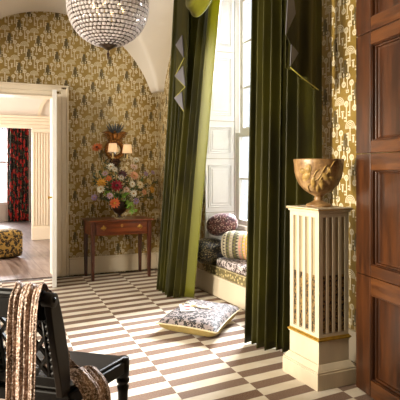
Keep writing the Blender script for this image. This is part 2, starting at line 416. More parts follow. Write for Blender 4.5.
# vaulted ceiling
def hx(x):
    c = 1.2 if x > -.23 else -1.66
    d = 1.96 - (x - c) ** 2; return max(2.44, 2.0 + math.sqrt(d)) if d > 0 else 2.44
def hy(y):
    if y < 5.53:
        t = min(1, (5.53 - y) / 1.0); return 3.4 + .09 * (1 - math.cos(PI * t)) / 2
    d = 1.96 - (y - 5.53) ** 2; return max(2.44, 2.0 + math.sqrt(d)) if d > 0 else 2.44
def cl(u, v):
    x = -3.25 + u * (2.66 + 3.25); y = -1.65 + v * (7.13 + 1.65); return (x, y, max(hx(x), hy(y)))
struct('ceiling', MB().grid(cl, 190, 200), 'plaster', smooth=True)
struct('ceiling_outer', boxes((-3.4, 3.3, -1.7, 7.4, 3.9, 3.95)), 'plaster')

# skirting
def skirting(name, pts_boxes): struct(name, boxes(*pts_boxes), 'cream', bevel=.006)
skirting('baseboard_back', [(1.40, WX - .0, BY - .022, BY, 0, .20), (1.40, WX, BY - .032, BY, .20, .225)])
skirting('baseboard_right', [(WX - .022, WX, 1.74, 7.07, 0, .20), (WX - .032, WX, 1.74, 7.06, .20, .225)])
# architrave of the doorway
tr = struct('door_1', boxes((DX1, 1.30, BY - .035, BY, 0, DH + .02), (1.30, 1.36, BY - .05, BY, 0, DH + .08), (1.36, 1.385, BY - .065, BY, 0, DH + .105),
       (DX0 - .1, DX1, BY - .035, BY, DH - .0, DH + .05), (DX0 - .1, 1.30, BY - .05, BY, DH + .05, DH + .105), (DX0 - .1, 1.385, BY - .07, BY, DH + .105, DH + .125),
       (DX1 - .02, DX1, BY, BY + .28, 0, DH), (DX0, DX0 + .02, BY, BY + .28, 0, DH), (DX0, DX1, BY, BY + .28, DH - .02, DH)), 'cream', bevel=.004)
# opened white door leaf, seen on its edge
leaf = thing('paneled_door', 'white painted door leaf swung open and seen edge on beside the doorway', 'door', (1.205, 7.045, 0), math.atan2(-.70, -.117))
boxes((0, .68, -.025, .025, .012, 2.30)).build('door_slab', 'pwhite', leaf, bevel=.003)
boxes((.10, .58, -.031, -.0255, .2, .95), (.10, .58, -.031, -.0255, 1.1, 2.15)).build('raised_panel', 'pwhite', leaf, bevel=.004)
MB().tube([(.62, -.026, 1.05), (.62, -.06, 1.05), (.62, -.075, 1.05)], [.012, .012, .026], 12).build('door_knob', 'brass', leaf, True)

# window recess in the right wall: bench box, reveals, shutters, sash
FX = 3.02
struct('window_1', boxes((FX, FX + .06, OY0 - .1, OY0 + .05, .35, OT), (FX, FX + .06, OY1 - .02, OY1 + .08, .35, OT), (FX, FX + .06, OY0, OY1, OT - .06, OT), (FX, FX + .06, OY0, OY1, .35, .74)), 'pwhite')
wf = bpy.data.objects['window_1']
# two sashes of bars
def sash(x, z0, z1, ny):
    m = MB(); a, b = OY0 + .05, OY1 - .02
    m.box(x, x + .045, a, a + .06, z0, z1); m.box(x, x + .045, b - .075, b, z0, z1); m.box(x, x + .045, a + .06, b - .075, z0, z0 + .06); m.box(x, x + .045, a + .06, b - .075, z1 - .05, z1)
    for i in range(1, 4): y = a + (b - a) * i / 4; m.box(x + .008, x + .037, y - .012, y + .012, z0 + .06, z1 - .05)
    for i in range(1, ny): z = z0 + (z1 - z0) * i / ny; m.box(x + .010, x + .035, a + .06, b - .075, z - .012, z + .012)
    return m
sash(FX + .012, .74, 1.80, 2).build('sash', 'wornwhite', wf); sash(FX + .062, 1.80, OT - .06, 3).build('sash', 'wornwhite', wf)
boxes((FX + .03, FX + .034, OY0 + .1, OY1 - .09, .8, 1.75)).build('window_pane', 'pane', wf); boxes((FX + .082, FX + .086, OY0 + .1, OY1 - .09, 1.86, OT - .11)).build('window_pane', 'pane', wf)
struct('window_2', boxes((FX - .03, FX + .0, OY0, OY1, .70, .74), (FX - .015, FX, OY0, OY1, .40, .70)), 'pwhite', bevel=.004)
# reveals (slightly splayed) with panelled shutters
struct('trim_1', boxes((WX + .12, FX + .06, OY1, OY1 + .05, 0, OT + .02), (WX + .12, FX + .06, OY0 - .05, OY0, 0, OT + .02), (WX + .12, FX + .06, OY0, OY1, OT, OT + .05), (WX + .12, FX + .06, OY0 - .05, OY1 + .05, 0, .2)), 'pwhite')
def shutter(label, y, sgn):
    t = thing('window_shutter', label, 'shutter', (2.637, y, .5), 0, None)
    W = .37
    z = [0.0, .36, .41, .96, 1.03, 1.40, 1.47, 2.20, 2.27, 2.90]
    boxes((0, W, -.012, .012, 0, 2.90)).build('shutter_board', 'pwhite', t, bevel=.002)
    m = MB()
    for a, b in ((.05, .33), (.44, .93), (1.06, 1.37), (1.50, 2.17), (2.30, 2.86)):
        for e, d in ((0, .010), (.022, .006)):
            x0, x1, z0, z1 = .035 + e, W - .035 - e, a + e, b - e; yy = sgn * .0125
            for bb in ((x0, x0 + .012, z0, z1), (x1 - .012, x1, z0, z1), (x0 + .012, x1 - .012, z0, z0 + .012), (x0 + .012, x1 - .012, z1 - .012, z1)):
                m.box(bb[0], bb[1], min(yy, yy + sgn * d), max(yy, yy + sgn * d), bb[2], bb[3])
        m.box(.085, W - .085, min(sgn * .0125, sgn * .018), max(sgn * .0125, sgn * .018), a + .05, b - .05)
    m.build('shutter_molding', 'pwhite', t, bevel=.002)
    for zz in (.385, 1.0, 1.435, 2.235): boxes((.0, W, min(sgn * .013, sgn * .016), max(sgn * .013, sgn * .016), zz - .003, zz + .003)).build('shutter_joint', 'groove', t)
shutter('white panelled shutter folded against the left window reveal, beside the pillows', OY1 - .014, -1)
# window bench box with printed frieze
boxm_ = boxes((WX - .004, FX, OY0 + .003, OY1 - .003, .226, .315)); bench = boxm_.build('trim_3', 'brocade'); bench['kind'] = 'structure'
MB().tube([(WX - .006, OY0 + .01, .318), (WX - .006, OY1 - .01, .318)], .007, 8).build('bench_cord', 'ribbon', bench)
o = boxes((WX - .012, FX - .016, OY0 + .01, 5.25, .326, .415)).build('seat_cushion', 'leo_seat', bevel=.022, smooth=True); tag(o, 'long leopard print cushion lying on the window bench', 'cushion')
# outside
struct('trim_2', boxes((7.5, 7.8, 1.0, 12.5, -3, 2.6)), 'paperwall')

# bolsters
def bolster(name, label, m, c, rz, L, R, tilt=0, end=None, pw=2.6):
    t = thing(name, label, 'pillow', c, rz, 'bolsters piled on the window bench'); t.rotation_euler = (0, tilt, rz)
    prof = []; n = 18
    mb = MB(); base = 0
    def fn(u, v):
        x = -L / 2 + L * u; k = (1 - abs(2 * u - 1) ** pw) ** (1 / pw) if 0 < u < 1 else 0.0
        a = 2 * PI * v; r = R * k * (1 + .02 * math.sin(a * 3 + u * 9)); return (x, r * math.cos(a), r * math.sin(a))
    MB().grid(fn, 24, 28).build('pillow_cover', m, t, True)
    if end:
        for s in (-1, 1): MB().tube([(s * (L / 2 - .012), 0, 0), (s * (L / 2 + .004), 0, 0)], [.03, .018], 12).build('button', end, t, True)
    return t
bolster('bolster_pillow', 'charcoal speckled silk bolster lying lowest at the curtain end of the bench', 'darksilk', (2.62, 5.41, .472), math.radians(-6), .36, .147, pw=2.5)
bolster('bolster_pillow', 'glossy maroon speckled silk bolster resting on top of the other two', 'maroon', (2.74, 5.345, .765), math.radians(-28), .36, .125, tilt=math.radians(-12), pw=2.2)
bolster('bolster_pillow', 'fat bolster with pink, yellow and black zigzag bands on the bench', 'fanfab', (2.80, 5.03, .570), math.radians(-45), .40, .150, pw=4.5)

# ------------------------------------------------------------------ curtains
def spath(top, bot, t):       # t 0 bottom .. 1 top
    return tuple(a + (b - a) * t for a, b in zip(bot, top))
def curtain(label, y0t, y1t, y0b, y1b, xt, xb, zt, n, amp, seed, edge=None, bulge=0, ret=0):
    rnd = random.Random(seed); ph = [rnd.uniform(-.5, .5) for _ in range(n + 3)]; am = [rnd.uniform(.7, 1.25) for _ in range(n + 3)]
    t = thing('velvet_curtain', label, 'curtain', ((xb), (y0b + y1b) / 2, 0)); ox, oy = xb, (y0b + y1b) / 2
    def fn(u, v):
        z = .012 + (zt - .012) * v
        ys, ye = y0b + (y0t - y0b) * v, y1b + (y1t - y1b) * v
        k = u * n; i = int(min(k, n - 1e-6)); a = am[i] * (1 - (k - i)) + am[i + 1] * (k - i); p = ph[i] * (1 - (k - i)) + ph[i + 1] * (k - i)
        ang = 2 * PI * k + p * (.6 + .8 * (1 - v)) * 1.3
        flare = .75 + .35 * (1 - v) ** 2
        s = math.sin(ang); s = s + .22 * math.sin(2.35 * ang + seed)
        wd = (ye - ys)
        y = ys + wd * (u + .12 / n * math.sin(2 * PI * u * 1.7 + seed) * 2) + .10 * wd / n * math.sin(2 * ang + .8)
        x = xb + (xt - xb) * v + bulge * math.sin(PI * v) + amp * flare * a * s + ret * (1 - u) ** 1.6
        return (x - ox, y - oy, z + (.012 * (1 + s) if v == 0 else 0))
    MB().grid(fn, n * 18, 40).build('curtain_panel', 'velvet', t, True, solid=.006)
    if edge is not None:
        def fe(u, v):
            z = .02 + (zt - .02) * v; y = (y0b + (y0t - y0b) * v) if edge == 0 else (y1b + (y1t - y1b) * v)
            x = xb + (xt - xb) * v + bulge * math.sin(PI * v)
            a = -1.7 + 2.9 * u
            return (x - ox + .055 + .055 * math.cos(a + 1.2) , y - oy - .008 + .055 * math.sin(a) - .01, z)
        MB().grid(fe, 14, 30).build('curtain_lit_edge', 'velvetlite', t, True, solid=.006)  # strip of brighter colour painting window light along the velvet edge
    return t
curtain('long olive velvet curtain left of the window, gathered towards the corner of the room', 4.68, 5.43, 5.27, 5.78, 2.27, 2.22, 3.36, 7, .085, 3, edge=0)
curtain('long olive velvet curtain right of the window, hanging beside the tall pedestal', 3.30, 3.70, 3.28, 3.71, 2.22, 2.18, 3.12, 7, .085, 5, ret=.24)
# cascades of the pelmet
def cascade(label, X, outline, greys, y0, pipe):
    c = Vector((X, y0, 2.0)); t = thing('curtain_tail', label, 'drapery', c)
    def pt(p, dx=0): return Vector((X + dx, p[0], p[1])) - c
    MB().prism([pt(p) for p in outline], (.022, 0, 0)).build('tail_front', 'velvet', t, bevel=.006)
    for g in greys: MB().prism([pt(p, -.012) for p in g], (.010, 0, 0)).build('tail_lining', 'lining', t, bevel=.002)
    # soft pleats on the face
    m = MB(); ys = [p[0] for p in outline]; lo, hi = min(ys), max(ys)
    MB().tube([pt(p, -.004) for p in pipe], .006, 6).build('tail_piping', 'piping', t, True)
    return t
def yz(X, pts): return [tuple(onX(a, b, X))[1:] for a, b in pts]
TX = 2.12
cascade('olive cascade with grey zigzag lining hanging at the left of the left curtain', TX,
        yz(TX, [(178, -20), (176, 40), (175.3, 72), (175, 97), (180, 104), (184, 110), (185, 88), (186, 60), (187, 30), (188, -20)]),
        [yz(TX, p) for p in ([(176.5, 45), (183, 35), (184.5, 58)], [(175.5, 76), (184, 66), (185.5, 86)], [(175, 98), (182.5, 92), (184, 110), (180, 105)])],
        5.4, yz(TX, [(176.5, 45), (184.5, 58), (175.5, 76), (185.5, 87), (175, 98), (184, 111)]))
A0, A1 = Vector((2.10, 3.14, 0)), Vector((2.43, 3.23, 0))         # the pelmet's return, running to the wall
def onR(px, py, off=0.0):
    d = A1 - A0; r = (px - 200) / F; rx, ry = r * CS + SN, CS - r * SN
    k = (A0.y * rx - A0.x * ry) / (d.x * ry - d.y * rx); p = A0 + d * k; z = p.x / rx
    return Vector((p.x, p.y + off, H - (py - 170) / F * z))
c = Vector((2.27, 3.18, 2.0)); t = thing('curtain_tail', 'olive cascade with grey lined zigzag edge hanging over the right curtain', 'drapery', c)
def tf(u, v):
    px = 287 + 29.5 * u; py = (67 + 23 * u) * v - 24 * (1 - v)
    return onR(px, py, .022 * math.sin(u * 2 * PI * 2.2 + .6 + .8 * v) * (.5 + .5 * v)) - c
MB().grid(tf, 40, 20).build('tail_front', 'velvet', t, True, solid=.006)
m = MB()
for g in ([(290, -20), (289, 0), (293, 15), (284, 36), (289, 47), (292, 47), (294, 20), (293, -20)], [(290, 45), (296, 54), (288, 68), (293, 72), (298, 54)]): m.prism([onR(a, b, -.030) - c for a, b in g], (0, .010, 0))
m.build('tail_pleat', 'velvet', t, bevel=.003)
for g in ([(283.5, -20), (285, 0), (283, 36), (293, 15), (289, -20)], [(288.6, 45), (287.6, 67), (296, 54)]): MB().prism([onR(a, b, -.034) - c for a, b in g], (0, .008, 0)).build('tail_lining', 'lining', t, bevel=.002)
MB().tube([onR(a, b, -.03) - c for a, b in [(288, 68), (300, 78.5), (316, 90.5)]], .004, 6).build('tail_piping', 'piping', t, True)
# swag over the left curtain
t = thing('curtain_swag', 'bright olive velvet swag looped across the top of the left curtain', 'drapery', (2.12, 4.65, 3.1))
def swag(u, v):
    y = 4.10 + .80 * u; s = math.sin(PI * u); z = 3.25 - (.06 + .39 * v) * s ** .5 - .02 * v
    x = 2.12 - .10 * math.sin(PI * v) * s - .05 * s + .016 * math.sin(v * 22) * s
    return (x - 2.12, y - 4.65, z - 3.1)
MB().grid(swag, 30, 36).build('swag_cloth', 'velvetlite', t, True, solid=.008)

# ------------------------------------------------------------------ right foreground: mahogany door leaf
dl = thing('paneled_door', 'tall mahogany door leaf with recessed panels standing open at right edge', 'door', (2.305, 2.66, 0), math.atan2(-.988, -.156))
L = .92; TH = .07           # local x runs towards the camera, local +y = room side? (room side is -X)
# local axes: x -> (-.156,-.988); y -> (.988,-.156) ; visible face is at local y = -TH/2 (towards -X)
yf = -.0
seams = [.012, .73, 1.47, 2.20, 2.93]
stile = MB(); rails = MB(); pan = MB(); mol = MB()
ST = .155
for i in range(4):
    a, b = seams[i] + .002, seams[i + 1] - .002
    stile.box(0, ST, yf, yf + TH, a, b); stile.box(L - .12, L, yf, yf + TH, a, b)
pans = [(.085, .625), (.795, 1.375), (1.565, 2.135), (2.305, 2.88)]
pans = [(.11, .62), (.80, 1.37), (1.545, 2.12), (2.285, 2.85)]
zs = [.012] + [z for p in pans for z in p] + [2.93]
for i in range(0, len(zs), 2):
    a, b = zs[i], zs[i + 1]; mid = [s for s in seams if a < s < b]
    cuts = [a] + mid + [b]
    for j in range(len(cuts) - 1): rails.box(ST + .001, L - .121, yf + .001, yf + TH - .001, cuts[j] + (.002 if j else 0), cuts[j + 1] - (.002 if j < len(cuts) - 2 else 0))
stile.build('stile', 'mahogany', dl, bevel=.003); rails.build('rail', 'mahogany_h', dl, bevel=.003)
for a, b in pans:
    boxes((ST, L - .12, yf + .046, yf + TH - .004, a, b)).build('door_panel', 'mahogany', dl)
    m = MB()
    x0, x1, z0, z1 = ST, L - .12, a, b; prof_ = [(0, .004), (.003, .010), (.006, .010), (.007, .030), (.014, .032), (.018, .044), (.030, .046)]
    for (e0, d0), (e1, d1) in zip(prof_, prof_[1:]):
        o_ = [(x0 + e0, yf + d0, z0 + e0), (x1 - e0, yf + d0, z0 + e0), (x1 - e0, yf + d0, z1 - e0), (x0 + e0, yf + d0, z1 - e0)]
        i_ = [(x0 + e1, yf + d1, z0 + e1), (x1 - e1, yf + d1, z0 + e1), (x1 - e1, yf + d1, z1 - e1), (x0 + e1, yf + d1, z1 - e1)]
        m.add(o_ + i_, [(q, (q + 1) % 4, 4 + (q + 1) % 4, 4 + q) for q in range(4)])
    m.build('panel_molding', 'mahogany', dl)

# ------------------------------------------------------------------ pedestal and urn
px0, px1, py0, py1 = 2.056, 2.367, 2.72, 3.11
cxp, cyp = (px0 + px1) / 2, (py0 + py1) / 2; hw, hd = (px1 - px0) / 2, (py1 - py0) / 2
pd = thing('pedestal', 'tall pale fluted square pedestal standing in front of the right curtain', 'pedestal', (cxp, cyp, 0))
def bx2(i, z0, z1): return (-hw + i, hw - i, -hd + i, hd - i, z0, z1)
boxes(bx2(0, 0, .100)).build('plinth', 'stone', pd, bevel=.005)
m = boxes(bx2(.004, .100, .112))
for (i0, za), (i1, zb_) in (((.009, .112), (.014, .122)), ((.014, .122), (.031, .148))):
    m.add([(-hw + i0, -hd + i0, za), (hw - i0, -hd + i0, za), (hw - i0, hd - i0, za), (-hw + i0, hd - i0, za), (-hw + i1, -hd + i1, zb_), (hw - i1, -hd + i1, zb_), (hw - i1, hd - i1, zb_), (-hw + i1, hd - i1, zb_)],
          [(0, 3, 2, 1), (4, 5, 6, 7), (0, 1, 5, 4), (1, 2, 6, 5), (2, 3, 7, 6), (3, 0, 4, 7)])
m.build('base_molding', 'stone', pd, bevel=.002)
boxes(bx2(.036, .1485, .285)).build('dado', 'stone', pd, bevel=.002)
boxes(bx2(.030, .285, .293)).build('band_molding', 'stone', pd, bevel=.002); boxes(bx2(.024, .2935, .306), bx2(.032, .306, .315)).build('gold_band', 'goldline', pd, bevel=.004)
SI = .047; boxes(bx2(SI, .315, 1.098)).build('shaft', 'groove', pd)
boxes(bx2(.028, 1.098, 1.112), bx2(.018, 1.112, 1.128)).build('capital', 'stone', pd, bevel=.004)
boxes(bx2(.017, 1.1165, 1.1215)).build('capital_gilding', 'goldline', pd)
rib = MB(); ins = MB(); D = .010
def face(n, half, place):       # flutes on a face: n flutes across 2*half
    wf_ = 2 * half / (n + .45); rw = wf_ * .45
    place(-half, half, .315, .335, D); place(-half, half, 1.07, 1.098, D)
    for i in range(n + 1):
        a = -half + i * wf_; place(a, a + rw, .335, 1.07, D)
        if i < n:
            ins_pl.append((a + rw, a + wf_))
            c = a + rw + (wf_ - rw) / 2; r = (wf_ - rw) / 2
            for s in (-1, 1): pass
for sgn in (-1, 1):
    ins_pl = []
    def plX(a, b, z0, z1, d, mb=None): (mb or rib).box(*sorted((sgn * (hw - SI), sgn * (hw - SI + d))), a, b, z0, z1)
    face(4, hd - SI, plX)
    for a, b in ins_pl: plX(a + .003, b - .003, .345, .70, .006, ins)
    ins_pl = []
    def plY(a, b, z0, z1, d, mb=None): (mb or rib).box(a, b, *sorted((sgn * (hd - SI), sgn * (hd - SI + d))), z0, z1)
    face(4, hw - SI, plY)
    for a, b in ins_pl: plY(a + .003, b - .003, .345, .70, .006, ins)
for sx in (-1, 1):
    for sy in (-1, 1): rib.box(*sorted((sx * (hw - SI), sx * (hw - SI + D))), *sorted((sy * (hd - SI), sy * (hd - SI + D))), .315, 1.098)
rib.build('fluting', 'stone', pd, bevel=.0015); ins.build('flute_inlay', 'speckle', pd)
ur = thing('marble_urn', 'mottled brown marble cup urn with carved leaves standing on the pedestal', 'urn', (cxp, cyp, 1.1285))
prof = [(.0, .0), (.080, 0), (.083, .008), (.078, .018), (.058, .026), (.036, .036), (.027, .046), (.030, .056), (.024, .062), (.030, .070), (.060, .086), (.098, .112), (.128, .146), (.148, .190), (.158, .235), (.162, .285), (.165, .306), (.163, .314), (.155, .312), (.150, .285), (.135, .19), (.10, .13), (.04, .095), (0, .09)]
MB().lathe(prof[1:-1], n=48).build('bowl', 'marble', ur, True)
def onb(th, z, off=.0):     # point on the bowl's surface
    ps = [p for p in prof[8:17]]
    for (r0, z0), (r1, z1) in zip(ps, ps[1:]):
        if z0 <= z <= z1: r = r0 + (r1 - r0) * (z - z0) / (z1 - z0 + 1e-9); break
    else: r = .15
    return Vector(((r + off) * math.cos(th), (r + off) * math.sin(th), z))
face_th = math.atan2(-cyp, -cxp)
m = MB(); rr = random.Random(4)
for dt, z0, L_, wdt, tl in ((-.55, .20, .085, .045, .9), (-.42, .245, .07, .04, .3), (-.25, .16, .09, .035, .2), (-.68, .235, .06, .035, 1.6), (.15, .15, .08, .04, -.4), (.3, .2, .08, .035, -.9), (-.05, .12, .06, .03, .2), (.55, .19, .07, .03, -1.2), (.45, .24, .06, .03, -.6), (2.2, .2, .08, .04, .4), (3.2, .2, .08, .04, -.4)):
    th = face_th + dt
    def lf(u, v):
        a = (u - .5) * L_; ww = math.sin(PI * min(1, max(0, u))) ** .7 * wdt * (v - .5)
        dz = a * math.cos(tl) - ww * math.sin(tl); dth = (a * math.sin(tl) + ww * math.cos(tl)) / .15
        return onb(th + dth, min(.30, max(.075, z0 + dz)), .002 + .012 * math.sin(PI * u) * (1 - (2 * v - 1) ** 2) + .002 * math.sin(v * 20))
    MB().grid(lf, 10, 8).build('carved_leaf', 'relief', ur, True)
for k in range(3):
    MB().tube([onb(face_th - .7 + .35 * k + .10 * j, .10 + .02 * j + .03 * k + .012 * math.sin(j * 1.3), .004) for j in range(8)], .004, 6).build('carved_vine', 'relief', ur, True)

# ------------------------------------------------------------------ side table
tx0, tx1, ty0, ty1 = 1.565, 2.345, 6.56, 6.98
tb = thing('side_table', 'narrow red brown wooden side table with one drawer against the back wall', 'table', ((tx0 + tx1) / 2, (ty0 + ty1) / 2, 0))
a, b = (tx1 - tx0) / 2, (ty1 - ty0) / 2
boxes((-a - .03, a + .03, -b - .03, b + .015, .728, .748)).build('tabletop', 'tablewood', tb, bevel=.005)
boxes((-a + .01, a - .01, -b + .016, -b + .03, .555, .728), (-a + .01, a - .01, b - .03, b - .01, .555, .728), (-a + .01, -a + .03, -b + .03, b - .03, .555, .728), (a - .03, a - .01, -b + .03, b - .03, .555, .728)).build('apron', 'tablewood', tb)
for sx in (-1, 1):
    for sy in (-1, 1):
        m = MB(); cx_, cy_ = sx * (a - .024), sy * (b - .024)
        m.tube([(cx_, cy_, .001), (cx_, cy_, .55), (cx_, cy_, .727)], [.024, .034, .034], 4); o = m.build('leg', 'tableleg', tb, bevel=.003)
        for vtx in o.data.vertices:      # square section aligned with the table
            dx_, dy_ = vtx.co.x - cx_, vtx.co.y - cy_; an = math.atan2(dy_, dx_); r_ = math.hypot(dx_, dy_); k = round((an - PI / 4) / (PI / 2)) * PI / 2 + PI / 4
            vtx.co.x = cx_ + r_ * math.cos(k); vtx.co.y = cy_ + r_ * math.sin(k)
dr = boxes((-a + .062, a - .062, -b + .004, -b + .016, .578, .705)).build('drawer', 'tablewood', tb, bevel=.004)
for sx in (-1, 1):
    m = MB(); c = sx * .235
    m.lathe([(.001, 0), (.016, 0), (.016, .004), (.001, .004)], n=12); m2 = MB()
    m2.ell((c, -b, .655), .030, .004, .018, 12, 6); m2.ell((c - .022, -b, .650), .012, .005, .012); m2.ell((c + .022, -b, .650), .012, .005, .012); m2.ell((c, -b, .672), .010, .005, .012)
    m2.tube([(c - .024 + .048 * i / 8, -b - .010 - .006 * math.sin(PI * i / 8), .650 - .022 * math.sin(PI * i / 8)) for i in range(9)], .0035, 6)
    m2.build('drawer_pull', 'brass', dr, True)
m = MB(); m.tube([(.011 * math.sin(2 * PI * i / 14), -b + .002, .672 + .016 * math.cos(2 * PI * i / 14)) for i in range(15)], .004, 6); m.build('keyhole_plate', 'brass', dr, True)

# ------------------------------------------------------------------ vase and flowers
vc = onY(119.5, 219, 6.77); VX, VY = vc.x, 6.77
vz = thing('flower_vase', 'dark bronze urn vase with pale foot holding the bouquet on the side table', 'vase', (VX, VY, .7485))
MB().lathe([(.050, 0), (.052, .008), (.03, .018), (.018, .032), (.018, .045), (.035, .055), (.075, .085), (.098, .13), (.105, .175), (.10, .20), (.112, .218), (.108, .222), (.09, .20), (.088, .15), (.05, .08)], n=28).build('vase_body', 'vase', vz, True)
boxes((-.055, .055, -.055, .055, -.0, .008)).build('vase_foot', 'ribbon', vz, bevel=.002)
for s in (-1, 1): MB().tube([(s * (.098 + .035 * math.sin(PI * i / 8)), 0, .11 + .09 * i / 8) for i in range(9)], .006, 6).build('vase_handle', 'vase', vz, True)
fl = [(240,183,10,'w','round white ranunculus standing highest at the right of the bouquet'),(148,207,12,'w','white rose at the top of the bouquet below the left lamp shade'),
(163,217,9,'w','small white bloom just right of the upper white rose'),(200,216,10,'c','cream bloom at the top centre below the right lamp shade'),
(232,208,11,'pw','pale blush rose beneath the highest white bloom'),(190,236,15,'m','deep maroon dahlia in the middle of the upper bouquet'),
(232,240,14,'p','peach rose at right below the blush rose'),(116,266,15,'y','golden yellow chrysanthemum on the left of the bouquet'),
(170,276,18,'r','large crimson peony at the front centre of the bouquet'),(113,288,12,'w','white daisy hanging below the golden chrysanthemum'),
(253,273,12,'c','cream ranunculus with yellow eye on the right side'),(226,270,10,'w','white carnation left of the cream ranunculus'),
(286,263,10,'y2','pale yellow bloom at the far right of the bouquet'),(230,304,11,'w','white bloom low on the right above the trailing leaves'),
(239,331,10,'l','lilac bloom hanging lowest at the right over the leaves'),(268,299,9,'p','small peach bloom low at the right edge'),
(296,291,11,'y','orange yellow bloom at the lower far right'),(163,338,15,'o','orange peach rose drooping over the vase rim'),
(146,312,10,'lp','pale lilac bloom low left above the vase'),(141,250,9,'o','coral bloom between yellow chrysanthemum and maroon dahlia'),
(275,233,8,'l','small lavender bloom at the upper right'),(90,318,10,'l','lavender spray flower at the lower left edge'),
(300,228,7,'l','tiny violet bloom at the upper far right tip'),(99,139,16,'o2','tall orange poppy standing alone beside the mirror'),
(205,290,9,'pw','small blush bloom right of the crimson peony'),(186,246,9,'w','white bloom peeping under the maroon dahlia'),(128,232,8,'lp','small mauve bloom at the upper left of the bouquet')]
cols = {'w': '#e9e2d0', 'c': '#e6d6b0', 'pw': '#e2c4b4', 'm': '#4a1420', 'p': '#dda27a', 'y': '#d9a23c', 'r': '#8e1526', 'y2': '#dcc68a', 'l': '#a48bb0', 'lp': '#bfa0ac', 'o': '#d4703c', 'o2': '#e07a40'}
for k, v in cols.items(): M['fl_' + k] = mat('petal_' + k, v, .6, fn=vary(50, .22), transl=(lin(v), .2))
M['eye'] = mat('yellow_flower_eye', '#b98a2a', .7, fn=vary(80, .3)); M['eyed'] = mat('dark_flower_eye', '#3a2418', .7, fn=vary(80, .3))
rr = random.Random(11)
fname = {'w': 'white_flower', 'c': 'cream_flower', 'pw': 'blush_rose', 'm': 'maroon_dahlia', 'p': 'peach_rose', 'y': 'yellow_chrysanthemum', 'r': 'crimson_peony', 'y2': 'yellow_flower', 'l': 'lilac_flower', 'lp': 'mauve_flower', 'o': 'coral_rose', 'o2': 'orange_poppy'}
for i, (qx, qy, qr, kc, lab) in enumerate(fl):
    PX, PY = 70 + qx / 3.636, 110 + qy / 3.636
    Y = 6.77 - .17 * math.cos((PX - 119) / 36 * PI / 2) * (1 if PY < 198 or kc in 'ro' else 1) + (.05 if PY < 170 else 0) + rr.uniform(-.015, .015)
    if kc == 'o2': Y = 6.8
    p = onY(PX, PY, Y); R_ = qr / 3.636 * 6.6 / F * 1.35
    t = thing(fname[kc], lab, 'flower', p, 0, 'flowers of the bouquet on the side table')
    out = (Vector((p.x, p.y, p.z)) - Vector((VX, VY + .12, .98))).normalized(); out = (out + Vector((-.2, -.9, .15))).normalized()
    q = out.to_track_quat('Z', 'Y').to_matrix()
    m = MB(); layers = 4 if kc in ('m', 'r', 'p', 'pw', 'o') else 3
    for ly in range(layers):
        npet = 11 - ly * 2; el = .15 + ly * (1.15 / layers); rad = R_ * (1 - .18 * ly)
        for k in range(npet):
            th = 2 * PI * k / npet + ly * .3 + rr.uniform(-.08, .08)
            wd = rad * 2.6 / npet * 1.25
            def pf(u, v):
                r = rad * (.12 + .88 * u); ww = wd * math.sin(PI * (.08 + .86 * u)) ** .6 * (v - .5)
                zz = r * math.sin(el) * (.55 + .6 * u) + .12 * rad * (2 * v - 1) ** 2
                a = Vector((r * math.cos(el * .75), ww, zz)); c_, s_ = math.cos(th), math.sin(th)
                return q @ Vector((a.x * c_ - a.y * s_, a.x * s_ + a.y * c_, a.z))
            m.grid(pf, 4, 4)
    m.build('petals', 'fl_' + kc, t, True, solid=.0012)
    MB().ell(q @ Vector((0, 0, R_ * .25)), R_ * .26, R_ * .26, R_ * .2, 10, 6).build('flower_center', 'eyed' if kc in ('m', 'r', 'o2') else 'eye', t, True)
    e = Vector((VX, VY, .90)) - p; e = Vector((VX + max(-.05, min(.05, -e.x * .2)), VY + rr.uniform(-.02, .02), .90)) - p
    up = Vector((0, 0, .02)); mid = e * .5 + Vector((0, 0, .05)); pts = []
    for k in range(9):
        s = k / 8; pts.append((1 - s) ** 2 * Vector((0, 0, 0)) + 2 * s * (1 - s) * mid + s * s * e)
    MB().tube(pts, .0035, 6).build('stem', 'stem', t, True)
sprigs = [(80, 232, 'leafd', 'dark olive sprig arching out at the upper left of the bouquet'), (104, 226, 'leaf', 'green leafy sprig at upper left beside the tall poppy'), (92, 262, 'leafd', 'dark sprig spreading from the left edge'),
(132, 300, 'leafb', 'fresh green sprig low on the left above the vase'), (150, 262, 'leaf', 'green sprig tucked behind the crimson peony'), (205, 305, 'leafb', 'bright green sprig right of the peony'), (205, 250, 'leafd', 'dark leaves between dahlia and peach rose'),
(236, 372, 'leafb', 'bright green leaves trailing down to the tabletop at right'), (222, 345, 'leafb', 'bright trailing sprig right of the vase'), (300, 318, 'leafd', 'dark sprig drooping at the lower right'), (268, 250, 'leaf', 'green sprig between cream ranunculus and lavender bloom'),
(310, 262, 'leafd', 'thin dark sprig at the far right of the bouquet'), (175, 310, 'leaf', 'green leaves below the crimson peony'), (112, 322, 'leafd', 'dark leaves low at left over the table'), (176, 225, 'leaf', 'green leaves around the top white blooms'), (128, 180, 'leafd', 'thin sprig rising beside the mirror frame')]
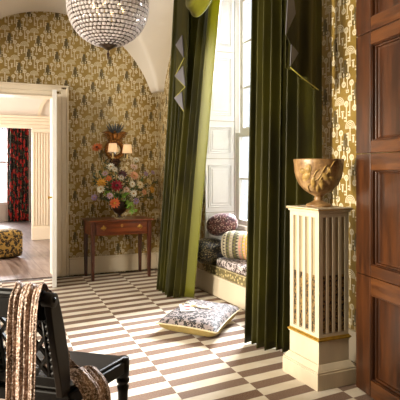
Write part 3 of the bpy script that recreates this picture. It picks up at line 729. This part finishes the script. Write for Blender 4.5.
for i, (qx, qy, mt, lab) in enumerate(sprigs):
    PX, PY = 70 + qx / 3.636, 110 + qy / 3.636; Y = 6.77 - .09 * math.cos((PX - 119) / 36 * PI / 2) + rr.uniform(-.02, .02)
    if qy > 340: Y = 6.63
    p = onY(PX, PY, Y); t = thing('foliage_sprig', lab, 'leaves', p, 0, 'leafy sprigs in the bouquet')
    e = Vector((VX, VY, .93)) - p; m = MB()
    for k in range(26):
        s = k / 26 * .6; c = e * s + Vector((0, 0, .03 * math.sin(PI * s)))
        d = Vector((rr.uniform(-1, 1), rr.uniform(-.9, .3), rr.uniform(-.5, 1))).normalized(); sd = d.orthogonal().normalized(); LL = rr.uniform(.04, .065)
        def lf(u, v): return c + d * LL * u + sd * (math.sin(PI * min(.98, u + .02)) * LL * .42 * (v - .5)) + Vector((0, 0, -.01 * u * u))
        m.grid(lf, 4, 2)
    m.build('leaves', mt, t, True, solid=.001)
    MB().tube([e * s * .1 for s in range(11)], .0025, 5).build('stem', 'stem', t, True)

# ------------------------------------------------------------------ girandole mirror on the back wall
mc = onY(115.6, 149.5, 7.03); gm = thing('wall_mirror', 'small round convex mirror with gilt eagle and two shaded candle arms on the back wall', 'mirror', (mc.x, 7.098, mc.z))
m = MB(); m.tube([(.118 * math.cos(2 * PI * i / 40), -.03, .118 * math.sin(2 * PI * i / 40)) for i in range(41)], .022, 10); m.tube([(.092 * math.cos(2 * PI * i / 40), -.035, .092 * math.sin(2 * PI * i / 40)) for i in range(41)], .006, 6)
m.build('mirror_frame', 'gilt', gm, True)
for i in range(20): a_ = 2 * PI * i / 20; MB().ell((.118 * math.cos(a_), -.055, .118 * math.sin(a_)), .008, .008, .008, 8, 5).build('gilt_bead', 'brass', gm, True)
MB().ell((0, -.012, 0), .10, .03, .10, 28, 12).build('mirror_glass', 'mirror', gm, True)
eg = MB(); eg.ell((0, -.05, .185), .032, .03, .050, 12, 8); eg.ell((-.012, -.065, .238), .016, .02, .018, 10, 6); eg.tube([(-.018, -.08, .238), (-.034, -.09, .232)], [.008, .002], 6)
for s in (-1, 1):
    for j in range(7):
        t0 = Vector((s * .02, -.045, .205 - .008 * j)); tip = Vector((s * (.185 - .018 * j), -.05 - .01 * (j % 2), .222 - .022 * j + .0)); mid = (t0 + tip) / 2 + Vector((0, 0, .022))
        eg.tube([t0, mid, tip], [.010, .014, .003], 6)
    eg.tube([(s * .012, -.05, .15), (s * .03, -.04, .132)], .008, 6)
eg.build('eagle', 'gilt', gm, True)
m = MB()
for k in range(7):
    a_ = (k - 3) * .2; m.tube([(.015 * (k - 3), -.045, .225), (.03 * (k - 3), -.05, .28 + .012 * (3 - abs(k - 3))), (.042 * (k - 3) * (1 + .1 * (k % 2)), -.05, .335 + .02 * (k % 2))], [.008, .011, .002], 6)
m.build('crest_plume', 'feather', gm, True)
m = MB(); m.ell((0, -.04, -.145), .07, .03, .03, 14, 8); m.ell((0, -.045, -.19), .045, .03, .04, 12, 8); m.ell((0, -.04, -.235), .018, .018, .03)
for s in (-1, 1): m.ell((s * .05, -.04, -.165), .03, .022, .022)
m.build('lower_ornament', 'darkgilt', gm, True)
for s, dx, sh, dz in ((-1, -.078, 'left', 0), (1, .118, 'right', -.012)):
    yy = -.21
    arm = MB().tube([(s * .05, -.04, -.14), (dx * .9 + .01, -.10, -.165), (dx, -.17, -.16), (dx, yy, -.12 + dz)], .006, 8).build('candle_arm', 'brass', gm, True)
    MB().lathe([(.006, 0), (.026, .006), (.028, .012), (.010, .014), (.010, .07), (.001, .072)], (dx, yy, -.125 + dz), 14).build('candle_tube', 'candle', arm, True)
    MB().lathe([(.066, 0), (.048, .115)], (dx, yy, -.040 + dz), 24, cap=False).build('lamp_shade', 'shade', arm, True, solid=.002)
    MB().ell((dx, yy, .0 + dz), .012, .012, .022, 10, 6).build('lamp_bulb', 'bulb', arm, True)

# ------------------------------------------------------------------ chandelier
CR = .348
ch = thing('globe_chandelier', 'large crystal bead globe chandelier hanging from the vaulted ceiling', 'chandelier', (1.245, 4.60, 2.795))
sp = MB().ell((0, 0, 0), .010, .010, .0125, 8, 5)
rowsN = 27; crystals = []
for i in range(rowsN):
    ph = math.radians(-74 + i * (150 / (rowsN - 1))); cnt = max(8, int(2 * PI * CR * math.cos(ph) / .037))
    for k in range(cnt):
        th = 2 * PI * (k + .5 * (i % 2) * 0) / cnt; crystals.append((Vector((math.cos(ph) * math.cos(th), math.cos(ph) * math.sin(th), math.sin(ph))), i))
camdir = (Vector((0, 0, H)) - Vector((1.245, 4.6, 2.795))).normalized()
crystals.sort(key=lambda c: -c[0].dot(camdir))
def beadm(mb, n, i):
    zr = Vector((0, 0, 1)); rot = n.to_track_quat('X', 'Z').to_matrix(); mb.ell(n * CR, .010, .0175, .0172, 8, 4, rot)
first = None
for n, i in crystals[:100]:
    mb = MB(); beadm(mb, n, i); mb.build('crystal_bead', 'crystal', ch)
mb = MB()
for n, i in crystals[100:]: beadm(mb, n, i)
o = mb.build('crystal_bead', 'crystal', ch); o['kind'] = 'stuff'
m = MB()
for i in range(rowsN + 1):
    ph = math.radians(-77.5 + i * (150 / (rowsN - 1))); r_ = (CR + .003) * math.cos(ph)
    if r_ > .03: m.tube([(r_ * math.cos(2 * PI * k / 48), r_ * math.sin(2 * PI * k / 48), (CR + .003) * math.sin(ph)) for k in range(49)], .0038, 4, cap=False)
for k in range(24):
    th = 2 * PI * k / 24; m.tube([((CR + .003) * math.cos(p_) * math.cos(th), (CR + .003) * math.cos(p_) * math.sin(th), (CR + .003) * math.sin(p_)) for p_ in [math.radians(-76 + j * 152 / 20) for j in range(21)]], .003, 4, cap=False)
m.build('wire_frame', 'wire', ch, True)
MB().lathe([(.012, -CR - .035), (.05, -CR - .012), (.085, -CR + .018), (.10, -CR + .035), (.08, -CR + .03), (.001, -CR + .02)], n=20).build('bottom_cup', 'wire', ch, True)
m = MB().tube([(0, 0, -CR - .035), (0, 0, -CR - .055)], .006, 8); m.ell((0, 0, -CR - .068), .014, .014, .016); m.tube([(0, 0, -CR - .08), (0, 0, -CR - .115)], [.010, .004], 8); m.build('finial', 'darkgilt', ch, True)
m = MB().tube([(0, 0, -.2), (0, 0, .62)], .008, 8); m.lathe([(.06, .60), (.07, .62), (.03, .56)], n=16)
for k in range(6): a_ = k * PI / 3; m.tube([(0, 0, -.14), (.08 * math.cos(a_), .08 * math.sin(a_), -.17), (.13 * math.cos(a_), .13 * math.sin(a_), -.10)], .005, 6)
m.build('lamp_stem', 'wire', ch, True)
for k in range(6):
    a_ = k * PI / 3; c = (.13 * math.cos(a_), .13 * math.sin(a_), -.10); MB().tube([c, (c[0], c[1], -.04)], .009, 8).build('candle_tube', 'candle', ch, True); MB().ell((c[0], c[1], -.012), .014, .014, .028, 10, 6).build('lamp_bulb', 'bulb', ch, True)

# ------------------------------------------------------------------ floor cushion
fc = flo(197, 323); FCX, FCY = 1.955, 4.50
cL, cF, cR_ = flo(156, 329, .05), flo(216.5, 338, .06), flo(241, 313, .06)
cB = cL + cR_ - cF; cc = (cL + cR_) / 2
ax, ay = (cR_ - cF), (cL - cF)
cu = thing('floor_cushion', 'square black and white leopard print cushion lying on the striped rug', 'cushion', (cc.x, cc.y, 0))
def cush(sg):
    def f(u, v):
        a_, b_ = 2 * u - 1, 2 * v - 1
        e = (1 - a_ ** 4) * (1 - b_ ** 4); pin = 1 - .07 * (1 - a_ ** 2) * (abs(b_) ** 3) ; pin2 = 1 - .07 * (1 - b_ ** 2) * (abs(a_) ** 3)
        p = ax * (a_ * .5 * pin2) + ay * (b_ * .5 * pin)
        wr = .004 * math.sin(7 * a_ + 5 * b_) * e
        th = (e ** .55) if e > 0 else 0
        return (p.x, p.y, .098 + sg * ((.072 if sg > 0 else .093) * th ** (1 if sg > 0 else .8)) + wr * (sg > 0))
    return f
MB().grid(cush(1), 26, 26).build('cushion_top', 'leo_cushion', cu, True); MB().grid(cush(-1), 26, 26).build('cushion_underside', 'cushback', cu, True)
m = MB(); g = cush(1); loop = [g(i / 20, 0) for i in range(21)] + [g(1, i / 20) for i in range(1, 21)] + [g(1 - i / 20, 1) for i in range(1, 21)] + [g(0, 1 - i / 20) for i in range(1, 21)]
m.tube([(p[0], p[1], .098) for p in loop], .006, 6); m.build('piping', 'ribbon', cu, True)
rb = MB(); base = ax * -.02 + ay * .12
def ribbon(a_, b_, w_, hump):
    a_, b_ = Vector(a_), Vector(b_); d = (b_ - a_); sd = Vector((-d.y, d.x, 0)).normalized() * w_
    def f(u, v): p = a_ + d * u + sd * (v - .5); return (p.x, p.y, p.z + hump * math.sin(PI * u) + .004 * math.sin(9 * u))
    return f
tagz = .172
bw = base + Vector((0, 0, tagz))
bow = thing('ribbon_bow', 'pale gold ribbon bow with loose ends tied on top of the floor cushion', 'ribbon', (cc.x + base.x, cc.y + base.y, .172))
for a_, b_, w_, h_ in (((0, 0, 0), (.11, -.13, -.004), .022, .008), ((0, 0, 0), (.19, -.02, -.012), .022, .006), ((0, 0, 0), (-.06, .09, .0), .03, .035), ((0, 0, 0), (.06, .10, -.01), .03, .03)):
    MB().grid(ribbon(a_, b_, w_, h_), 12, 3).build('ribbon_strip', 'ribbon', bow, True, solid=.002)
MB().ell((0, 0, .01), .018, .018, .014).build('knot', 'ribbon', bow, True)
tgc = cc + ay * .19 - ax * .10
tg = thing('gift_tag', 'white gift tag printed with red hearts lying on the leopard cushion', 'tag', (tgc.x, tgc.y, .171), math.radians(-20), 'gift tags on the floor cushion')
boxes((-.06, .06, -.11, .11, 0, .003)).build('tag_card', 'tag', tg, bevel=.001)
def heart(cx_, cy_, s): return [(cx_ + s * (16 * math.sin(t_) ** 3) / 16, cy_ + s * (13 * math.cos(t_) - 5 * math.cos(2 * t_) - 2 * math.cos(3 * t_) - math.cos(4 * t_)) / 16, .0032) for t_ in [2 * PI * k / 20 for k in range(20)]]
for hx_, hy_ in ((0, -.06), (0, .045)): MB().prism(heart(hx_, hy_, .034), (0, 0, .001)).build('heart_print', 'heart', tg)
tg2 = thing('gift_tag', 'second white tag with a heart lying on the right of the cushion', 'tag', (cc.x + ax.x * .12 + ay.x * -.08, cc.y + ax.y * .12 + ay.y * -.08, .170), math.radians(30), 'gift tags on the floor cushion')
boxes((-.06, .06, -.035, .035, 0, .003)).build('tag_card', 'tag', tg2, bevel=.001)
for hx_, hy_ in ((-.025, 0), (.03, 0)): MB().prism(heart(hx_, hy_, .018), (0, 0, .001)).build('heart_print', 'heart', tg2)

# ------------------------------------------------------------------ foreground chair (local x right, y towards the seat front)
cr = thing('dining_chair', 'black ebonised chair with curved lattice back in the left foreground', 'chair', (.304, 2.399, 0), -math.atan2(.648, .759))
# seat: trapezoid, back edge y=0
def trap(z0, z1, i=0): return [(-.195 + i, 0 + i, z0), (.195 - i, 0 + i, z0), (.270 - i, .46 - i, z0), (-.270 + i, .46 - i, z0)], (0, 0, z1 - z0)
MB().prism(*trap(.375, .435)).build('seat_rail', 'ebony', cr, bevel=.008)
MB().prism(*trap(.4355, .452, .012)).build('seat', 'leather', cr, bevel=.008)
for sx in (-1, 1):
    x, y = sx * .243, .434
    MB().lathe([(.014, .001), (.020, .02), (.016, .03), (.019, .12), (.025, .28), (.030, .31), (.020, .318), (.032, .33), (.032, .345), (.022, .352), (.030, .36), (.032, .40), (.030, .449)], (x, y, 0), 16).build('leg', 'ebony', cr, True)
    m = MB(); pts = [(sx * .19, .02 - .13 * (1 - k / 8) ** 1.8, .40 * k / 8 + .001) for k in range(9)]
    for p, q in zip(pts, pts[1:]): m.obox(p, q, .032, .034, (0, 1, 0))
    m.build('leg', 'ebony', cr, bevel=.003)
# side stiles: wide curved boards sweeping back to a scroll
def backc(t_): return (-.10 * t_ ** 1.5 + .0, .43 + .43 * t_)        # (y, z) of the back line
for sx in (-1, 1):
    m = MB(); n = 16; pts = []
    for k in range(n + 1):
        t_ = k / n; y, z = backc(t_); wd = .038 + .016 * math.sin(PI * t_); pts.append((y, z, wd))
    outl = [(sx * .183, y + .5 * wd + .01, z) for y, z, wd in pts] + [(sx * .183, y - wd, z) for y, z, wd in pts[::-1]]
    m.prism(outl, (-sx * .030, 0, 0)); m.build('back_stile', 'ebonyedge', cr, bevel=.004)
    y, z = backc(1.0)
    MB().tube([(sx * .190, y - .012, z - .008), (sx * .143, y - .012, z - .008)], .030, 20).build('scroll', 'ebonyedge', cr, True, bevel=.002)
    MB().tube([(sx * .194, y - .012, z - .008), (sx * .138, y - .012, z - .008)], .011, 12).build('scroll_boss', 'ebony', cr, True)
y1, z1 = backc(1.0)
m = MB(); m.obox((-.146, y1 - .008, z1 - .040), (.146, y1 - .008, z1 - .040), .026, .105, (0, 0, 1)); m.tube([(-.146, y1 - .014, z1 + .008), (.146, y1 - .014, z1 + .008)], .020, 14); m.build('crest_rail', 'ebony', cr, bevel=.004)
y2, z2 = backc(.12); m = MB(); m.obox((-.16, y2, z2), (.16, y2, z2), .024, .04); m.build('lower_rail', 'ebony', cr, bevel=.003)
m = MB(); zt = z1 - .09; ya = backc((zt - .43) / .43)[0]
def bk(x, z): return (x, backc(max(0, (z - .43) / .43))[0], z)
zb = z2 + .02; xs = [-.105, -.035, .035, .105]
for i in range(3):
    n = 3; hz_ = (zt - zb) / n
    for j in range(n):
        a0, a1 = zb + j * hz_, zb + (j + 1) * hz_
        m.obox(bk(xs[i], a0), bk(xs[i + 1], a1), .014, .014, (0, 1, 0)); m.obox(bk(xs[i + 1], a0), bk(xs[i], a1), .014, .014, (0, 1, 0))
m.build('lattice', 'ebony', cr)
for sx in (-1, 1):
    m = MB(); m.obox(bk(sx * .109, zb), bk(sx * .109, zt), .012, .012, (0, 1, 0)); m.obox(bk(sx * .149, zb), bk(sx * .149, zt), .012, .012, (0, 1, 0))
    for k in range(9): c = bk(sx * .129, zb + (k + .5) * (zt - zb) / 9); m.ell(c, .0165, .0165, .0165, 12, 8)
    m.build('beaded_border', 'ebony', cr, True)
# sequin scarf over the crest rail, its inner end lying on the seat
sf = thing('sequin_scarf', 'bronze sequinned scarf draped over the black chair back and onto its seat', 'scarf', (.304, 2.399, 0), -math.atan2(.648, .759))
back = [(.075, y1 - .068, .22), (.08, y1 - .066, .40), (.085, y1 - .064, .60), (.088, y1 - .062, .76), (.09, y1 - .050, .855), (.09, y1 - .030, .892), (.085, y1 - .006, .900), (.088, y1 + .016, .888), (.09, y1 + .034, .85), (.095, y1 + .06, .75), (.10, .03, .62), (.11, .055, .52), (.13, .075, .474), (.155, .09, .466), (.185, .10, .466), (.212, .105, .460), (.240, .105, .42), (.252, .105, .36), (.252, .105, .29)]
def smooth_path(t_):
    k = t_ * (len(back) - 1); i = min(int(k), len(back) - 2); f = k - i
    P = [Vector(back[max(0, min(len(back) - 1, i + d))]) for d in (-1, 0, 1, 2)]
    return .5 * ((2 * P[1]) + (P[2] - P[0]) * f + (2 * P[0] - 5 * P[1] + 4 * P[2] - P[3]) * f * f + (3 * P[1] - P[0] - 3 * P[2] + P[3]) * f ** 3)
def scarf(u, v):
    p = smooth_path(v); k = max(0, min(1, (v - .60) / .15)); d = (smooth_path(min(1, v + .01)) - smooth_path(max(0, v - .01))).normalized()
    across = Vector((1, 0, 0)) * (1 - k) + Vector((.25, .97, 0)) * k; across.normalize()
    nrm = across.cross(d).normalized() if across.cross(d).length > 1e-3 else Vector((0, 0, 1))
    if v < .3: nrm = Vector((0, -1, 0))
    elif v < .42: nrm = Vector((0, -.5, .85))
    elif v < .6: nrm = Vector((0, 1, .2)).normalized()
    else: nrm = Vector((0, .0, 1)) if v < .83 else Vector((1, 0, 0))
    wd = (.118 if v < .6 else .15) + .012 * math.sin(v * 9); fold = .5 + .5 * math.sin(u * 2 * PI * 2.1 + 1.2 + 1.5 * v + .5 * math.sin(v * 17)); fold2 = .5 + .5 * math.sin(u * 2 * PI * 7 + 4 * v)
    return p + across * (u - .5) * wd + nrm * (.015 * fold + .006 * fold2 + (.02 * (1 - abs(2 * u - 1)) + .008 if k else .002))
MB().grid(scarf, 56, 120).build('scarf_cloth', 'sequin', sf, True, solid=.003)

# ------------------------------------------------------------------ rooms beyond the doorway
struct('floor_passage', boxes((-2.6, 2.3, 7.12, 16.0, -.1, -.004)), 'planks')
struct('wall_passage', boxes((2.15, 2.25, 7.38, 15.4, 0, 3.3), (-2.6, -2.5, 7.38, 15.4, 0, 3.3)), 'plaster')
struct('ceiling_passage', boxes((-2.6, 2.25, 7.38, 15.4, 3.05, 3.15)), 'plaster')
PY_ = 11.02
struct('wall_middle', boxes((1.47, 2.15, PY_, PY_ + .2, 0, 3.05), (-2.5, -.6, PY_, PY_ + .2, 0, 3.05), (-.6, 1.47, PY_, PY_ + .2, 2.24, 3.05)), 'plaster')
struct('trim_4', boxes((-2.4, 1.84, PY_ - .10, PY_, 2.26, 2.32), (-2.4, 1.88, PY_ - .16, PY_, 2.32, 2.37), (-2.4, 1.92, PY_ - .22, PY_, 2.37, 2.41), (-2.4, 1.78, PY_ - .05, PY_, 2.18, 2.26)), 'cream', bevel=.006)
# fluted pilaster
m = boxes((1.45, 1.77, PY_ - .05, PY_ - .0, 0, 2.18)); 
for k in range(6): m.box(1.462 + k * .052, 1.462 + k * .052 + .030, PY_ - .07, PY_ - .05, .28, 2.10)
m.box(1.44, 1.80, PY_ - .085, PY_ - .05, 0, .25); m.box(1.44, 1.79, PY_ - .08, PY_ - .05, 2.11, 2.18)
struct('trim_5', m, 'cream', bevel=.004)
# arched bracket above the pilaster
m = MB(); c = (1.98, 2.42)
arc = [(c[0] - .42 * math.cos(t_), 0, c[1] + .50 * math.sin(t_)) for t_ in [PI / 2 * k / 10 for k in range(11)]]; arc2 = [(c[0] - .36 * math.cos(t_), 0, c[1] + .44 * math.sin(t_)) for t_ in [PI / 2 * k / 10 for k in range(11)]]
m.prism([(x, PY_ - .04, z) for x, y, z in arc + arc2[::-1]], (0, .04, 0)); struct('trim_6', m, 'cream')
# far wall with its window
struct('wall_far', boxes((1.42, 2.25, 15.2, 15.4, 0, 3.05), (-2.6, .25, 15.2, 15.4, 0, 3.05), (.25, 1.42, 15.2, 15.4, 2.7, 3.05), (.25, 1.42, 15.2, 15.4, 0, .45)), 'plaster')
w2 = struct('window_5', boxes((.25, .31, 15.2, 15.3, .45, 2.7), (1.36, 1.42, 15.2, 15.3, .45, 2.7), (.31, 1.36, 15.2, 15.3, 2.64, 2.7), (.31, 1.36, 15.2, 15.3, .45, .52), (.31, 1.36, 15.22, 15.26, 1.55, 1.60), (.82, .85, 15.22, 15.26, .52, 2.64)), 'pwhite')
boxes((.31, 1.36, 15.238, 15.242, .52, 2.64)).build('window_pane', 'pane', w2)
t = thing('floral_curtain', 'red and black floral curtain hanging at the far window beyond the doorway', 'curtain', (1.62, 14.95, 0))
def fcv(u, v): return (-.25 + .52 * u, .045 * math.sin(u * 2 * PI * 6 + .5 * math.sin(v * 3)), .01 + 2.6 * v)
MB().grid(fcv, 90, 12).build('curtain_panel', 'floral', t, True, solid=.006)
t = thing('fringed_pelmet', 'magenta fringed pelmet above the far bright window', 'pelmet', (.85, 14.9, 2.5))
m = MB(); m.box(-.65, .72, .1, .14, .0, .3); m.build('pelmet_board', 'magenta', t)
m = MB()
for k in range(30): m.tube([(-.62 + k * .044, .09, .02), (-.62 + k * .044, .09, -.05 - .03 * math.sin(k * .9) ** 2)], [.022, .008], 6)
m.build('fringe', 'magenta', t, True)
# leopard pouf
pf = thing('ottoman', 'ochre and black leopard print square ottoman on the floorboards beyond the doorway', 'ottoman', (.74, 9.05, 0), math.radians(12))
boxes((-.26, .26, -.26, .26, .012, .43)).build('ottoman_body', 'leo_pouf', pf, True, bevel=.07)
m = MB(); m.tube([(.262 * x_, .262 * y_, .36) for x_, y_ in ((-.8, -1), (.8, -1), (1, -.8), (1, .8), (.8, 1), (-.8, 1), (-1, .8), (-1, -.8), (-.8, -1))], .006, 6); m.build('piping', 'cushback', pf, True)
